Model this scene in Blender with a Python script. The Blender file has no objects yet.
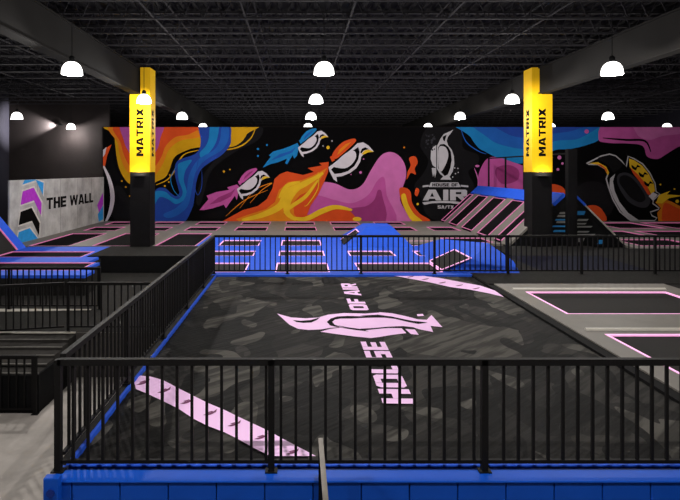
import bpy, bmesh, math, random
from mathutils import Vector, Matrix
random.seed(7)
S = bpy.context.scene
COL = S.collection
F = 555.0; VX = 298.0; VY = 170.0; E = 5.26          # lens (px), vanishing point, eye height above the concrete
COURT = E - 3.45; BAG = E - 3.50; MID = E - 4.12     # levels
PI = math.pi

# ------------------------------------------------------------------ camera
cam = bpy.data.cameras.new('camera'); co = bpy.data.objects.new('camera', cam); COL.objects.link(co)
co.location = (0, 0, E); co.rotation_euler = (PI/2, 0, 0)
cam.sensor_width = 36; cam.sensor_fit = 'HORIZONTAL'; cam.lens = 36*F/680
cam.shift_x = (340-VX)/680; cam.shift_y = -(250-VY)/680
cam.clip_end = 300
S.camera = co
S.view_settings.view_transform = 'Standard'; S.view_settings.look = 'None'
S.view_settings.gamma = 1; S.view_settings.use_curve_mapping = False; S.view_settings.exposure = -0.12
w = bpy.data.worlds.new('world'); S.world = w; w.use_nodes = True
w.node_tree.nodes['Background'].inputs[0].default_value = (.5, .55, .7, 1)
w.node_tree.nodes['Background'].inputs[1].default_value = 0.0

def X_at(px, Y): return (px-VX)*Y/F
def Z_at(py, Y): return E-(py-VY)*Y/F
def on_level(px, py, z):
    Y = (E-z)*F/(py-VY); return (X_at(px, Y), Y)

# ------------------------------------------------------------------ materials
def lin(c):
    c /= 255.0
    return c/12.92 if c <= .04045 else ((c+.055)/1.055)**2.4
MATS = {}
def mat(name, rgb, rough=.6, metal=0, var=.12, scale=6, bump=0.0, bscale=40, emit=None, strength=0, k=1.0, spec=.2, coat=0):
    if name in MATS: return MATS[name]
    m = bpy.data.materials.new(name); m.use_nodes = True
    nt = m.node_tree; b = nt.nodes['Principled BSDF']
    c = [min(.95, lin(v)*k) for v in rgb]
    b.inputs['Roughness'].default_value = rough; b.inputs['Metallic'].default_value = metal
    b.inputs['Specular IOR Level'].default_value = spec
    b.inputs['Coat Weight'].default_value = coat
    tc = nt.nodes.new('ShaderNodeTexCoord')
    nz = nt.nodes.new('ShaderNodeTexNoise'); nz.inputs['Scale'].default_value = scale; nz.inputs['Detail'].default_value = 4
    nt.links.new(tc.outputs['Object'], nz.inputs['Vector'])
    rp = nt.nodes.new('ShaderNodeValToRGB')
    rp.color_ramp.elements[0].position = .3; rp.color_ramp.elements[1].position = .7
    rp.color_ramp.elements[0].color = [v*(1-var) for v in c]+[1]
    rp.color_ramp.elements[1].color = [min(1, v*(1+var)) for v in c]+[1]
    nt.links.new(nz.outputs['Fac'], rp.inputs['Fac']); nt.links.new(rp.outputs['Color'], b.inputs['Base Color'])
    if bump:
        n2 = nt.nodes.new('ShaderNodeTexNoise'); n2.inputs['Scale'].default_value = bscale; n2.inputs['Detail'].default_value = 3
        nt.links.new(tc.outputs['Object'], n2.inputs['Vector'])
        bp = nt.nodes.new('ShaderNodeBump'); bp.inputs['Strength'].default_value = bump; bp.inputs['Distance'].default_value = .02
        nt.links.new(n2.outputs['Fac'], bp.inputs['Height']); nt.links.new(bp.outputs['Normal'], b.inputs['Normal'])
    if emit:
        b.inputs['Emission Color'].default_value = [lin(v) for v in emit]+[1]
        b.inputs['Emission Strength'].default_value = strength
    MATS[name] = m
    return m

def camo_mat():
    m = bpy.data.materials.new('camouflage_fabric'); m.use_nodes = True
    nt = m.node_tree; b = nt.nodes['Principled BSDF']; N = nt.nodes.new; L = nt.links.new
    tc = N('ShaderNodeTexCoord')
    mp = N('ShaderNodeMapping'); mp.inputs['Rotation'].default_value = (0, 0, .6); mp.inputs['Scale'].default_value = (1.0, .62, 1)
    L(tc.outputs['Object'], mp.inputs['Vector'])
    def layer(seed, scale, thr, col, prev):
        n = N('ShaderNodeTexNoise'); n.noise_dimensions = '4D'; n.inputs['W'].default_value = seed
        n.inputs['Scale'].default_value = scale; n.inputs['Detail'].default_value = 1.0; n.inputs['Distortion'].default_value = .9
        L(mp.outputs[0], n.inputs['Vector'])
        c = N('ShaderNodeMath'); c.operation = 'GREATER_THAN'; c.inputs[1].default_value = thr; L(n.outputs['Fac'], c.inputs[0])
        mx = N('ShaderNodeMix'); mx.data_type = 'RGBA'; L(c.outputs[0], mx.inputs['Factor'])
        if prev is None: mx.inputs['A'].default_value = CAMO[0]
        else: L(prev, mx.inputs['A'])
        mx.inputs['B'].default_value = col
        return mx.outputs['Result']
    CAMO = [(.012, .011, .0105, 1), (.026, .0245, .022, 1), (.004, .0038, .0038, 1), (.070, .066, .058, 1)]
    o = layer(1.0, .85, .50, CAMO[1], None)
    o = layer(5.3, .9, .52, CAMO[2], o)
    o = layer(9.1, .95, .555, CAMO[3], o)
    # dark brush strokes woven through the print
    mp2 = N('ShaderNodeMapping'); mp2.vector_type = 'TEXTURE'; mp2.inputs['Rotation'].default_value = (0, 0, .75); mp2.inputs['Scale'].default_value = (1.5, .2, 1)
    L(tc.outputs['Object'], mp2.inputs['Vector'])
    n = N('ShaderNodeTexNoise'); n.inputs['Scale'].default_value = 1.1; n.inputs['Detail'].default_value = 3; L(mp2.outputs[0], n.inputs['Vector'])
    r = N('ShaderNodeValToRGB'); r.color_ramp.elements[0].position = .44; r.color_ramp.elements[1].position = .56
    r.color_ramp.elements[0].color = (.30, .30, .30, 1); r.color_ramp.elements[1].color = (1, 1, 1, 1)
    L(n.outputs['Fac'], r.inputs['Fac'])
    mx = N('ShaderNodeMix'); mx.data_type = 'RGBA'; mx.blend_type = 'MULTIPLY'; mx.inputs['Factor'].default_value = .9
    L(o, mx.inputs['A']); L(r.outputs[0], mx.inputs['B']); L(mx.outputs['Result'], b.inputs['Base Color'])
    b.inputs['Roughness'].default_value = .75; b.inputs['Specular IOR Level'].default_value = .08
    nb = N('ShaderNodeTexNoise'); nb.inputs['Scale'].default_value = 2.2; nb.inputs['Detail'].default_value = 4; L(mp2.outputs[0], nb.inputs['Vector'])
    bp = N('ShaderNodeBump'); bp.inputs['Strength'].default_value = .5; bp.inputs['Distance'].default_value = .03
    L(nb.outputs['Fac'], bp.inputs['Height']); L(bp.outputs[0], b.inputs['Normal'])
    return m

def concrete_mat(name, base, dark, scale=.6):
    m = bpy.data.materials.new(name); m.use_nodes = True
    nt = m.node_tree; b = nt.nodes['Principled BSDF']; N = nt.nodes.new; L = nt.links.new
    tc = N('ShaderNodeTexCoord')
    n = N('ShaderNodeTexNoise'); n.inputs['Scale'].default_value = scale; n.inputs['Detail'].default_value = 9; n.inputs['Roughness'].default_value = .65
    L(tc.outputs['Object'], n.inputs['Vector'])
    r = N('ShaderNodeValToRGB'); r.color_ramp.elements[0].position = .3; r.color_ramp.elements[1].position = .72
    r.color_ramp.elements[0].color = (*dark, 1); r.color_ramp.elements[1].color = (*base, 1)
    L(n.outputs['Fac'], r.inputs['Fac']); L(r.outputs[0], b.inputs['Base Color'])
    n2 = N('ShaderNodeTexNoise'); n2.inputs['Scale'].default_value = 30; n2.inputs['Detail'].default_value = 5; L(tc.outputs['Object'], n2.inputs['Vector'])
    bp = N('ShaderNodeBump'); bp.inputs['Strength'].default_value = .15; L(n2.outputs['Fac'], bp.inputs['Height']); L(bp.outputs[0], b.inputs['Normal'])
    b.inputs['Roughness'].default_value = .75
    return m

M_RAIL = mat('black_powder_coat', (17, 16, 16), .65, var=.05, spec=.12)
M_BLACK = mat('black_paint', (15, 15, 16), .8, var=.1, spec=.08)
M_PILLAR = mat('charcoal_paint', (18, 17, 18), .85, var=.1, scale=2, spec=.05)
M_DECK = mat('charcoal_deck_carpet', (36, 35, 34), .9, var=.15, scale=9, bump=.2, spec=.05)
M_WALLK = mat('black_wall_paint', (27, 23, 23), .8, var=.15, scale=.8, spec=.1)
M_SIDE = mat('navy_black_wall_paint', (18, 17, 24), .8, var=.1, scale=.8, spec=.1)
M_CEIL = mat('black_roof_deck', (20, 19, 22), .9, var=.2, scale=1.5, spec=.05)
M_JOIST = mat('dark_steel', (38, 37, 40), .8, var=.2, scale=2, spec=.08)
M_GIRDER = mat('girder_steel', (27, 26, 25), .85, var=.1, scale=1, spec=.06)
M_GREYPAD = mat('grey_vinyl', (112, 108, 102), .55, var=.06, scale=3, bump=.08, bscale=8)
M_PAD_HIGHLIGHT = mat('pad_edge_highlight', (205, 200, 190), .4, var=.05)
M_BLUE = mat('blue_vinyl', (40, 88, 212), .6, spec=.1, var=.06, scale=3, bump=.08, bscale=8)
M_BLUED = mat('deep_blue_vinyl', (8, 72, 176), .55, spec=.15, var=.05, scale=3, bump=.1, bscale=6)
M_NAVY = mat('navy_vinyl', (10, 11, 30), .8, spec=.05)
M_BED = mat('black_mesh_bed', (36, 35, 34), .8, spec=.1, var=.1, scale=30)
M_BEDK = mat('black_jump_bed', (15, 14, 15), .9, spec=.04, var=.1, scale=30)
M_LED = mat('pink_light_strip', (240, 190, 225), .5, emit=(255, 165, 225), strength=.75)
M_LEDK = mat('pink_edge_glow', (200, 120, 165), .5, emit=(255, 130, 190), strength=.22)
M_PRINT = mat('pale_pink_print', (255, 184, 238), .6, var=.02, scale=2, k=1.25)
M_PRINTD = mat('plum_print', (110, 40, 90), .6)
M_KPRINT = mat('black_print', (8, 7, 8), .85, spec=.05)
M_YEL = mat('yellow_banner_vinyl', (212, 166, 18), .6, var=.05, scale=2, spec=.1)
M_DOME = mat('glowing_white_acrylic', (255, 255, 255), .4, emit=(255, 252, 248), strength=4)
M_CAMO = camo_mat()
M_FLOOR = concrete_mat('polished_concrete', (.56, .515, .475), (.30, .275, .255))
M_WALLC = concrete_mat('grey_concrete_panel', (.52, .51, .50), (.22, .215, .21), .9)
M_STEP = mat('grey_step_carpet', (56, 54, 52), .9, var=.1, spec=.05)
M_NOSE_LIGHT = mat('pale_nosing_and_floor_light', (165, 160, 150), .5)
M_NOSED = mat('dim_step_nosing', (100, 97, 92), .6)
M_RAILTOP = mat('weathered_rail_paint', (110, 104, 96), .5)

# ------------------------------------------------------------------ geometry helpers
class MB:
    def __init__(s): s.bm = bmesh.new(); s.mats = []
    def mi(s, m):
        if m not in s.mats: s.mats.append(m)
        return s.mats.index(m)
    def face(s, pts, m):
        vs = [s.bm.verts.new(p) for p in pts]
        f = s.bm.faces.new(vs); f.material_index = s.mi(m); return f
    def box(s, x0, x1, y0, y1, z0, z1, m):
        p = [(x0,y0,z0),(x1,y0,z0),(x1,y1,z0),(x0,y1,z0),(x0,y0,z1),(x1,y0,z1),(x1,y1,z1),(x0,y1,z1)]
        v = [s.bm.verts.new(q) for q in p]; k = s.mi(m)
        for f in ((0,3,2,1),(4,5,6,7),(0,1,5,4),(1,2,6,5),(2,3,7,6),(3,0,4,7)):
            s.bm.faces.new([v[i] for i in f]).material_index = k
        return s
    def prism(s, pts, d, m):                      # polygon extruded by vector d
        a = [s.bm.verts.new(p) for p in pts]; b = [s.bm.verts.new(Vector(p)+Vector(d)) for p in pts]
        k = s.mi(m); n = len(a)
        s.bm.faces.new(a).material_index = k; s.bm.faces.new(b[::-1]).material_index = k
        for i in range(n): s.bm.faces.new((a[i], b[i], b[(i+1)%n], a[(i+1)%n])).material_index = k
        return s
    def bar(s, p, q, r, m, r2=None, up=(0,0,1)):  # rectangular bar between two points
        p = Vector(p); q = Vector(q); d = (q-p).normalized(); u = Vector(up)
        if abs(d.dot(u)) > .98: u = Vector((0,1,0))
        a = d.cross(u).normalized()*r; b = a.cross(d).normalized()*(r2 or r)
        pts = [p-a-b, p+a-b, p+a+b, p-a+b]
        return s.prism(pts, q-p, m)
    def rod(s, p, q, r, m, n=8):
        p = Vector(p); q = Vector(q); d = (q-p).normalized(); u = Vector((0,0,1)) if abs(d.z) < .9 else Vector((0,1,0))
        a = d.cross(u).normalized(); b = a.cross(d)
        return s.prism([p+a*r*math.cos(2*PI*i/n)+b*r*math.sin(2*PI*i/n) for i in range(n)], q-p, m)
    def lathe(s, prof, c, m, n=24, cap=True):
        k = s.mi(m); rings = []
        for r, z in prof:
            rings.append([s.bm.verts.new((c[0]+r*math.cos(2*PI*i/n), c[1]+r*math.sin(2*PI*i/n), c[2]+z)) for i in range(n)])
        for a, b in zip(rings, rings[1:]):
            for i in range(n):
                f = s.bm.faces.new((a[i], a[(i+1)%n], b[(i+1)%n], b[i])); f.material_index = k; f.smooth = True
        if cap:
            s.bm.faces.new(rings[0][::-1]).material_index = k; s.bm.faces.new(rings[-1]).material_index = k
        return s
    def build(s, name, parent=None, origin=None, bevel=0, recalc=True):
        if recalc: bmesh.ops.recalc_face_normals(s.bm, faces=s.bm.faces)
        if bevel:
            bmesh.ops.bevel(s.bm, geom=[e for e in s.bm.edges], offset=bevel, segments=2, affect='EDGES', profile=.5)
        if origin is not None: bmesh.ops.translate(s.bm, verts=s.bm.verts, vec=-Vector(origin))
        me = bpy.data.meshes.new(name); s.bm.to_mesh(me); s.bm.free()
        for m in s.mats: me.materials.append(m)
        o = bpy.data.objects.new(name, me); COL.objects.link(o)
        if origin is not None: o.location = origin
        if parent is not None:
            o.parent = parent
            if origin is None: o.location = -Vector(parent.location)
            else: o.location = Vector(origin)-Vector(parent.location)
        return o
def tag(o, label=None, cat=None, group=None, kind=None):
    if label: o['label'] = label
    if cat: o['category'] = cat
    if group: o['group'] = group
    if kind: o['kind'] = kind
    return o
def thing(name, loc, label, cat, group=None):
    o = bpy.data.objects.new(name, None); COL.objects.link(o); o.location = loc; o.empty_display_size = .2
    return tag(o, label, cat, group)
def copypart(o, parent, loc, name=None):
    c = o.copy(); COL.objects.link(c); c.parent = parent; c.location = Vector(loc)-Vector(parent.location)
    return c
ORD = ['first','second','third','fourth','fifth','sixth','seventh','eighth','ninth','tenth','eleventh','twelfth']

def smooth(pts, n=5, closed=True):
    out = []; N = len(pts)
    rng = range(N) if closed else range(N-1)
    for i in rng:
        g = (lambda j: pts[j % N]) if closed else (lambda j: pts[max(0, min(N-1, j))])
        p0, p1, p2, p3 = g(i-1), g(i), g(i+1), g(i+2)
        for k in range(n):
            t = k/n
            out.append(tuple(.5*((2*p1[a])+(-p0[a]+p2[a])*t+(2*p0[a]-5*p1[a]+4*p2[a]-p3[a])*t*t+(-p0[a]+3*p1[a]-3*p2[a]+p3[a])*t**3) for a in (0,1)))
    if not closed: out.append(pts[-1])
    return out
def stroke(pts, w, n=5):
    p = smooth(pts, n, False); L = []; R = []
    for i, q in enumerate(p):
        a = p[max(0, i-1)]; b = p[min(len(p)-1, i+1)]
        dx, dy = b[0]-a[0], b[1]-a[1]; l = math.hypot(dx, dy) or 1
        t = i/(len(p)-1); ww = w*(.35+.65*math.sin(PI*min(1, max(0, t))) )/2
        L.append((q[0]-dy/l*ww, q[1]+dx/l*ww)); R.append((q[0]+dy/l*ww, q[1]-dx/l*ww))
    return L+R[::-1]
def ms(poly, m, lv):
    h = len(poly)//2
    for i in range(h-1):
        q = [poly[i], poly[i+1], poly[-2-i], poly[-1-i]]
        if min(p[1] for p in q) < 221.5 and max(p[1] for p in q) > 127.2: mp(q, m, lv)
def circ(x, y, r, ry=None, n=14): return [(x+r*math.cos(2*PI*i/n), y+(ry or r)*math.sin(2*PI*i/n)) for i in range(n)]

def R_(a, b, c, d): return [(a,b),(c,b),(c,d),(a,d)]
t_ = .34
GL = {
 'H': (1, [R_(0,0,t_,1), R_(1-t_,0,1,1), R_(t_,.4,1-t_,.62)]),
 'O': (1, [[(0,.12),(.12,0),(t_,0),(t_,1),(.12,1),(0,.88)], [(1,.12),(.88,0),(1-t_,0),(1-t_,1),(.88,1),(1,.88)], R_(t_,0,1-t_,.22), R_(t_,.78,1-t_,1)]),
 'U': (1, [[(0,.12),(.12,0),(t_,0),(t_,1),(0,1)], [(1,.12),(.88,0),(1-t_,0),(1-t_,1),(1,1)], R_(t_,0,1-t_,.22)]),
 'S': (1, [R_(0,0,1,.22), R_(0,.39,1,.61), R_(0,.78,1,1), R_(0,.61,t_,.78), R_(1-t_,.22,1,.39)]),
 'E': (.92, [R_(0,0,t_,1), R_(t_,0,.92,.22), R_(t_,.39,.86,.61), R_(t_,.78,.92,1)]),
 'F': (.9, [R_(0,0,t_,1), R_(t_,.35,.82,.57), R_(t_,.78,.9,1)]),
 'L': (.85, [R_(0,0,t_,1), R_(t_,0,.85,.22)]),
 'I': (.3, [R_(0,0,.3,1)]),
 'T': (.95, [R_(0,.78,.95,1), R_(.34,0,.61,.78)]),
 'A': (1.1, [[(0,0),(.33,0),(.55,.74),(.55,1),(.34,1)], [(1.1,0),(.77,0),(.55,.74),(.55,1),(.76,1)], R_(.3,.16,.8,.35)]),
 'R': (1, [R_(0,0,t_,1), R_(t_,.78,1-t_,1), R_(t_,.36,1-t_,.58), [(1-t_,.36),(.9,.36),(1,.46),(1,.9),(.9,1),(1-t_,1)], [(.42,.36),(.74,.36),(1,0),(.68,0)]]),
 'M': (1.2, [R_(0,0,t_,1), R_(1.2-t_,0,1.2,1), [(t_,1),(t_,.6),(.5,.15),(.6,.3),(.6,.5)], [(1.2-t_,1),(1.2-t_,.6),(.7,.15),(.6,.3),(.6,.5)]]),
 'X': (1.05, [[(0,0),(.4,0),(1.05,1),(.65,1)], [(.65,0),(1.05,0),(.4,1),(0,1)]]),
 'W': (1.45, [[(0,1),(.28,1),(.5,0),(.24,0)], [(.24,0),(.5,0),(.86,1),(.6,1)], [(.6,1),(.86,1),(1.2,0),(.94,0)], [(.94,0),(1.2,0),(1.45,1),(1.17,1)]]),
 '/': (.6, [[(0,0),(.25,0),(.6,1),(.35,1)]]),
 ' ': (.4, []),
}
def text(mb, s, o, u, v, length, height, m, gap=.14, slant=0):
    tot = sum(GL[c][0] for c in s)+gap*(len(s)-1); k = length/tot
    o = Vector(o); u = Vector(u); v = Vector(v); x = 0; nn = u.cross(v).normalized()*.0009
    for c in s:
        w_, polys = GL[c]
        for ip, p in enumerate(polys):
            mb.face([o+nn*ip+u*((x+a)*k+b*height*slant)+v*(b*height) for a, b in p], m)
        x += w_+gap

# ================================================================== THE SETTING
def struct(mb, name, label, **k):
    o = mb.build(name, **k); return tag(o, label, kind='structure')
LW, RW, NW, FW = -20.3, 30.0, -7.0, 60.0
struct(MB().box(LW-.3, RW+.3, NW-.3, FW+.3, -.3, 0, M_FLOOR), 'floor', 'grey polished concrete floor below the raised courts')
TOP = E+5.45
struct(MB().box(LW-.3, RW+.3, NW-.3, FW+.3, TOP, TOP+.2, M_CEIL), 'ceiling', 'black steel roof deck over the whole hall')
struct(MB().box(LW-.3, LW, NW, 39.4, 0, TOP, M_SIDE), 'wall_left', 'dark side wall at far left')
struct(MB().box(RW, RW+.3, NW, FW, 0, TOP, M_SIDE), 'wall_right', 'dark side wall at far right')
struct(MB().box(LW-.3, RW+.3, NW-.3, NW, 0, TOP, M_SIDE), 'wall_front', 'dark wall behind the viewer')
struct(MB().box(LW-.3, RW+.3, FW, FW+.3, 0, TOP, M_WALLK), 'wall_far', 'black end wall beyond the mural partition')
struct(MB().box(LW-.3, -13.3, 39, 39.3, 0, TOP, M_WALLK), 'wall_back', 'dark brown black wall left of the mural')

# corrugated ribs of the roof deck (run along the hall)
mb = MB()
x = LW
while x < RW:
    mb.prism([(x, NW, TOP), (x+.05, NW, TOP-.05), (x+.15, NW, TOP-.05), (x+.2, NW, TOP)], (0, FW-NW, 0), M_CEIL); x += .4
struct(mb, 'trim_1', 'corrugation of the black roof deck')

# open web joists
def joist(Y):
    mb = MB(); zb = E+4.62; zt = TOP-.09; x0, x1 = LW, RW
    mb.box(x0, x1, Y-.06, Y-.01, zb, zb+.05, M_JOIST).box(x0, x1, Y+.01, Y+.06, zb, zb+.05, M_JOIST)
    mb.box(x0, x1, Y-.06, Y+.06, zt-.06, zt+.03, M_JOIST)
    n = int((x1-x0)/.62); p = (x1-x0)/n
    for i in range(n):
        a = x0+i*p
        mb.bar((a, Y, zb+.03), (a+p/2, Y, zt-.03), .014, M_JOIST); mb.bar((a+p/2, Y, zt-.03), (a+p, Y, zb+.03), .014, M_JOIST)
    return struct(mb, 'roof_joist', 'dark open web steel roof joist')
Y = 4.2
while Y < 58:
    joist(Y); Y += 1.83
# bridging angles between joists
for x in (-17.5, -14.2, -10.6, -4.4, -1.6, 1.6, 4.6, 7.6, 14.5, 18, 22, 26):
    mb = MB(); mb.bar((x, 3, E+4.66), (x, 58, E+4.66), .02, M_JOIST); mb.bar((x+.2, 3, TOP-.14), (x+.2, 58, TOP-.14), .02, M_JOIST)
    y = 4.2
    k = 0
    while y < 56:
        if k % 2: mb.bar((x, y, E+4.68), (x+.35, y+1.8, TOP-.15), .015, M_JOIST)
        else: mb.bar((x, y+1.8, E+4.68), (x+.35, y, TOP-.15), .015, M_JOIST)
        y += 1.83; k += 1
    struct(mb, 'joist_bridging', 'thin steel bridging between the roof joists')
for x, side in ((-7.28, 'left'), (10.97, 'right')):
    mb = MB(); zb = E+3.42; zt = E+4.6
    mb.box(x-.2, x+.2, -6, 59, zb, zb+.05, M_GIRDER).box(x-.2, x+.2, -6, 59, zt-.05, zt, M_GIRDER).box(x-.14, x+.14, -6, 59, zb+.05, zt-.05, M_GIRDER)
    struct(mb, 'roof_girder', 'deep dark grey roof girder over the %s pillar' % side)

# raised court decks
P1X0, P1X1 = -8.44, -2.85
mb = MB()
zc = COURT-.10
mb.box(LW, P1X0, 18.2, 39, 0, zc, M_DECK)
mb.box(P1X0, -7.0, 18.2, 19.1, 0, zc, M_DECK).box(P1X0, -7.4, 19.1, 20.7, 0, zc, M_DECK).box(P1X0, -7.9, 20.7, 22.26, 0, zc, M_DECK)
mb.box(P1X0, -2.9, 22.3, 39, 0, zc, M_DECK)
mb.box(-2.9, RW, 18.36, 39, 0, zc, M_DECK)
struct(mb, 'court_base', 'raised base under the trampoline courts')
mb = MB(); mb.box(P1X0, -3.74, 22.3, 25.15, zc, COURT+.005, M_DECK); mb.box(P1X0, -3.74, 22.26, 22.3, 0, COURT+.005, M_BLACK)
struct(mb, 'pillar_platform', 'charcoal platform around the left pillar')
mb = MB(); mb.box(8.6, 13.2, 22.3, 25.2, zc, COURT+.005, M_DECK)
struct(mb, 'pillar_platform', 'charcoal platform around the right pillar')
mb = MB(); mb.box(8.35, 12.1, 19.0, 22.3, zc, COURT, M_NAVY)
tag(mb.build('floor_mat'), 'dark navy mat on the floor in front of the right pillar', 'mat')
mb = MB()
mb.box(5.75, RW, 16.85, 18.6, zc, COURT, M_DECK)
mb.box(12.1, RW, 18.6, 24.4, zc, COURT, M_DECK); mb.box(7.45, 8.35, 18.6, 24.0, zc, COURT, M_DECK)
mb.box(8.35, 12.1, 18.6, 19.0, zc, COURT, M_DECK)
mb.box(5.75, RW, 3, 16.85, 0, COURT-.12, M_DECK)
mb.box(5.75, RW, 16.85, 18.36, 0, zc, M_DECK)
mb.box(11.1, RW, 3, 16.85, COURT-.12, COURT-.02, M_DECK)
struct(mb, 'side_deck', 'charcoal deck on the right behind the airbag fence')

# mid level walkway and shallow steps at the left
mb = MB(); mb.box(-14, -2.88, 14.1, 18.2, 0, MID, M_DECK); mb.box(-7.9, -2.88, 20.7, 22.26, 0, MID, M_DECK).box(-7.4, -2.88, 19.1, 20.7, 0, MID, M_DECK).box(-7.0, -2.88, 18.2, 19.1, 0, MID, M_DECK)
struct(mb, 'walkway', 'charcoal landing between the two dark railings')
tag(MB().box(-5.62, -2.9, 14.04, 14.1, .02, MID, mat('grey_fascia', (66, 63, 60), .8)).build('walkway_fascia'), 'grey upright fascia of the left landing', kind='structure')
root = thing('shallow_steps', (-9.8, 13, 0), 'wide shallow grey steps with pale nosings at left', 'steps')
n = 5; d = 2.03/n
for i in range(n):
    y1 = 14.1-i*d; y0 = y1-d; z = MID-.06*(i+1)
    MB().box(-14, -5.65, y0, y1, 0, z, M_STEP).build('step', root)
    MB().box(-14, -5.65, y0-.012, y0+.03, z-.012, z+.004, M_NOSED).build('nosing', root)
MB().box(-14, -5.65, 14.06, 14.12, MID-.03, MID+.006, M_NOSE_LIGHT).build('nosing', root)
MB().box(-14, -5.64, 12.0, 12.05, 0, MID-.32, M_BLACK).build('front_panel', root)
MB().box(-5.65, -5.61, 12.0, 14.1, 0, MID-.31, M_BLACK).build('side_panel', root)

mb = MB(); mb.prism([(-13.9,15.75,MID-.01),(-6.1,16.3,MID-.01),(-6.1,16.42,MID-.01),(-13.9,16.5,MID-.01)], (0,0,.02), M_NOSE_LIGHT)  # pale wedge paints the sliver of light falling on the landing
struct(mb, 'lit_floor_strip', 'pale strip standing in for light on the left landing floor')
# ================================================================== MURAL
YM = 37.5
MZ0, MZ1 = COURT-.1, E+2.92
wallm = MB().box(-13.25, 29.5, YM+.01, YM+.35, 0, MZ1, M_WALLK)
struct(wallm, 'wall_mural', 'long black partition carrying the mural')
KM = .74
def mcol(name, rgb, k=None): return mat('mural_'+name, rgb, .85, spec=.04, var=.08, scale=1.5, k=KM if k is None else k)
C_BLK = mcol('black', (6, 5, 6)); C_DK = mcol('charcoal', (21, 20, 22)); C_GOLD = mcol('gold', (200, 148, 22)); C_OR = mcol('orange', (216, 124, 30))
C_RED = mcol('red_orange', (208, 76, 34)); C_PUR = mcol('purple', (168, 78, 150)); C_NB = mcol('royal_blue', (36, 66, 150)); C_LB = mcol('sky_blue', (30, 118, 178))
C_MG = mcol('magenta', (184, 82, 150)); C_MGL = mcol('rose', (200, 108, 170)); C_MGD = mcol('deep_magenta', (146, 54, 112)); C_WH = mcol('white', (205, 196, 204))
C_YE = mcol('yellow', (226, 180, 40)); C_GR = mcol('grey', (178, 174, 178)); C_WG = mcol('wing_grey', (50, 49, 54)); C_MB = mcol('mid_blue', (34, 88, 168))
art = MB(); LV = [0]
def mp(pts, m, lv, sm=False, o=(0, 0), s=1.0, n=5):
    pts = [(o[0]+a/s, o[1]+b/s) for a, b in pts]
    if sm: pts = smooth(pts, n)
    LV[0] += 1; Y = YM-.025-.01*lv-.00001*LV[0]
    out = []
    for a, b in pts:
        b = min(max(b, 127.2), 221.5); a = min(max(a, 103.4), 712)
        q = (X_at(a, YM), Y, Z_at(b, YM))
        if not out or (Vector(q)-Vector(out[-1])).length > 1e-4: out.append(q)
    if (Vector(out[0])-Vector(out[-1])).length < 1e-4: out.pop()
    if len(out) < 3: return
    art.face(out[::-1], m)
art.box(X_at(103.3, YM), X_at(712, YM), YM-.02, YM, COURT-.09, Z_at(127, YM), C_BLK)
# dark swirls
mp([(240,127),(262,127),(258,140),(235,152),(212,170),(205,190),(200,205),(196,200),(202,178),(215,160),(232,146)], C_DK, 1, True)
mp([(112,190),(120,186),(128,196),(134,206),(150,214),(150,221),(118,221),(112,210)], C_DK, 1, True)
# left gold / orange / purple flow
mp([(109,123),(114,134),(115.5,146),(117,158),(120,170),(126,180.5),(132,185),(140,189),(150,187),(156,182),(165,177.5),(169.5,170),(174,158),(183,152),(198,147.5),(228,147.5),(240,143),(247,134),(250,123)], C_GOLD, 1, True)
mp([(115,123),(118,143),(121,158),(127,171),(140,179),(154,176),(163,164),(169,150),(180,141),(196,138),(210,134),(222,123)], C_OR, 2, True)
mp([(118,123),(121,143),(125,157),(131,167),(140,172),(152,170),(161,158),(166,146),(176,137),(190,134),(200,123)], C_RED, 3, True)
mp([(122.5,122),(124,140),(128,150),(134,157),(148,160),(157,150),(160.5,138),(162,122)], C_PUR, 4, True)
ms(stroke([(256,127),(251,138),(241,146),(228,149.5),(215,149.5)], 1.4), C_GOLD, 2)
ms(stroke([(200,150),(186,153.5),(179,161),(174,172),(167,180),(156,185)], 1.6), C_GOLD, 2)
for x, y, r in ((122,181,.9),(126,187,.9),(130,183,.8),(130,196,.8),(165,186,1),(169,182,.9),(170,175,.9),(224,171.5,1.1),(230,169.5,.8),(184,186,.5)): mp(circ(x, y, r), C_GOLD, 2)
# blue stream
mp([(200.3,122),(201,140),(199.5,149),(193.5,155),(180,159.5),(175.5,165.5),(175.5,176),(178.5,188),(179.5,193),(176,196),(171,193),(165,188),(157,189),(152,200),(152,226),(180,226),(192,209),(195,194),(196.5,182),(201,170),(210,162.5),(222,155),(229.5,146),(231,138.5),(228,122)], C_NB, 5, True)
mp([(211,122),(219,122),(217,140),(210,152),(202,158),(200,153),(206,146),(209,138)], C_LB, 6, True)
mp([(180,163),(192,160),(186,170),(184,180),(187,192),(184,200),(176,204),(168,199),(160,197),(155,204),(155,192),(165,191.5),(172,197),(179,199),(183,192),(179,180),(178,168)], C_LB, 6, True)
mp([(222,127),(228,123),(229,138),(222,150),(206,160),(196,172),(192,190),(188,206),(178,215),(168,218),(164,214),(176,208),(186,196),(189,176),(198,160),(214,150),(220,140)], C_MB, 6, True)
ms(stroke([(177,166),(171,178),(174,190),(180,197)], .8), C_LB, 6); ms(stroke([(199,170),(195,185),(198,195),(202,186),(202,170)], .7), C_NB, 6)
ms(stroke([(199,158),(197,170),(204,160)], .6), C_NB, 6)
for x, y, r in ((258,149,1.1),(258,156,1),(267,145,1)): mp(circ(x, y, r), C_LB, 2)
# magenta hills
mp([(295,226),(300,200),(306,186),(320,182),(335,183.5),(350,189.5),(362,185),(371,170),(380,156.5),(389,152),(398,155),(404.5,164),(406,176),(402,189.5),(400,200),(406,212),(414,226)], C_MGL, 1, True)
mp([(295,226),(300,200),(315,195),(335,200),(352,203),(368,195),(377,181),(384,177.5),(386.5,195),(391,226)], C_MG, 2, True)
mp([(300,226),(330,212),(352,208),(366,206),(374,200),(378,190),(382,195),(380,226)], C_MGD, 3, True)
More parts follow.
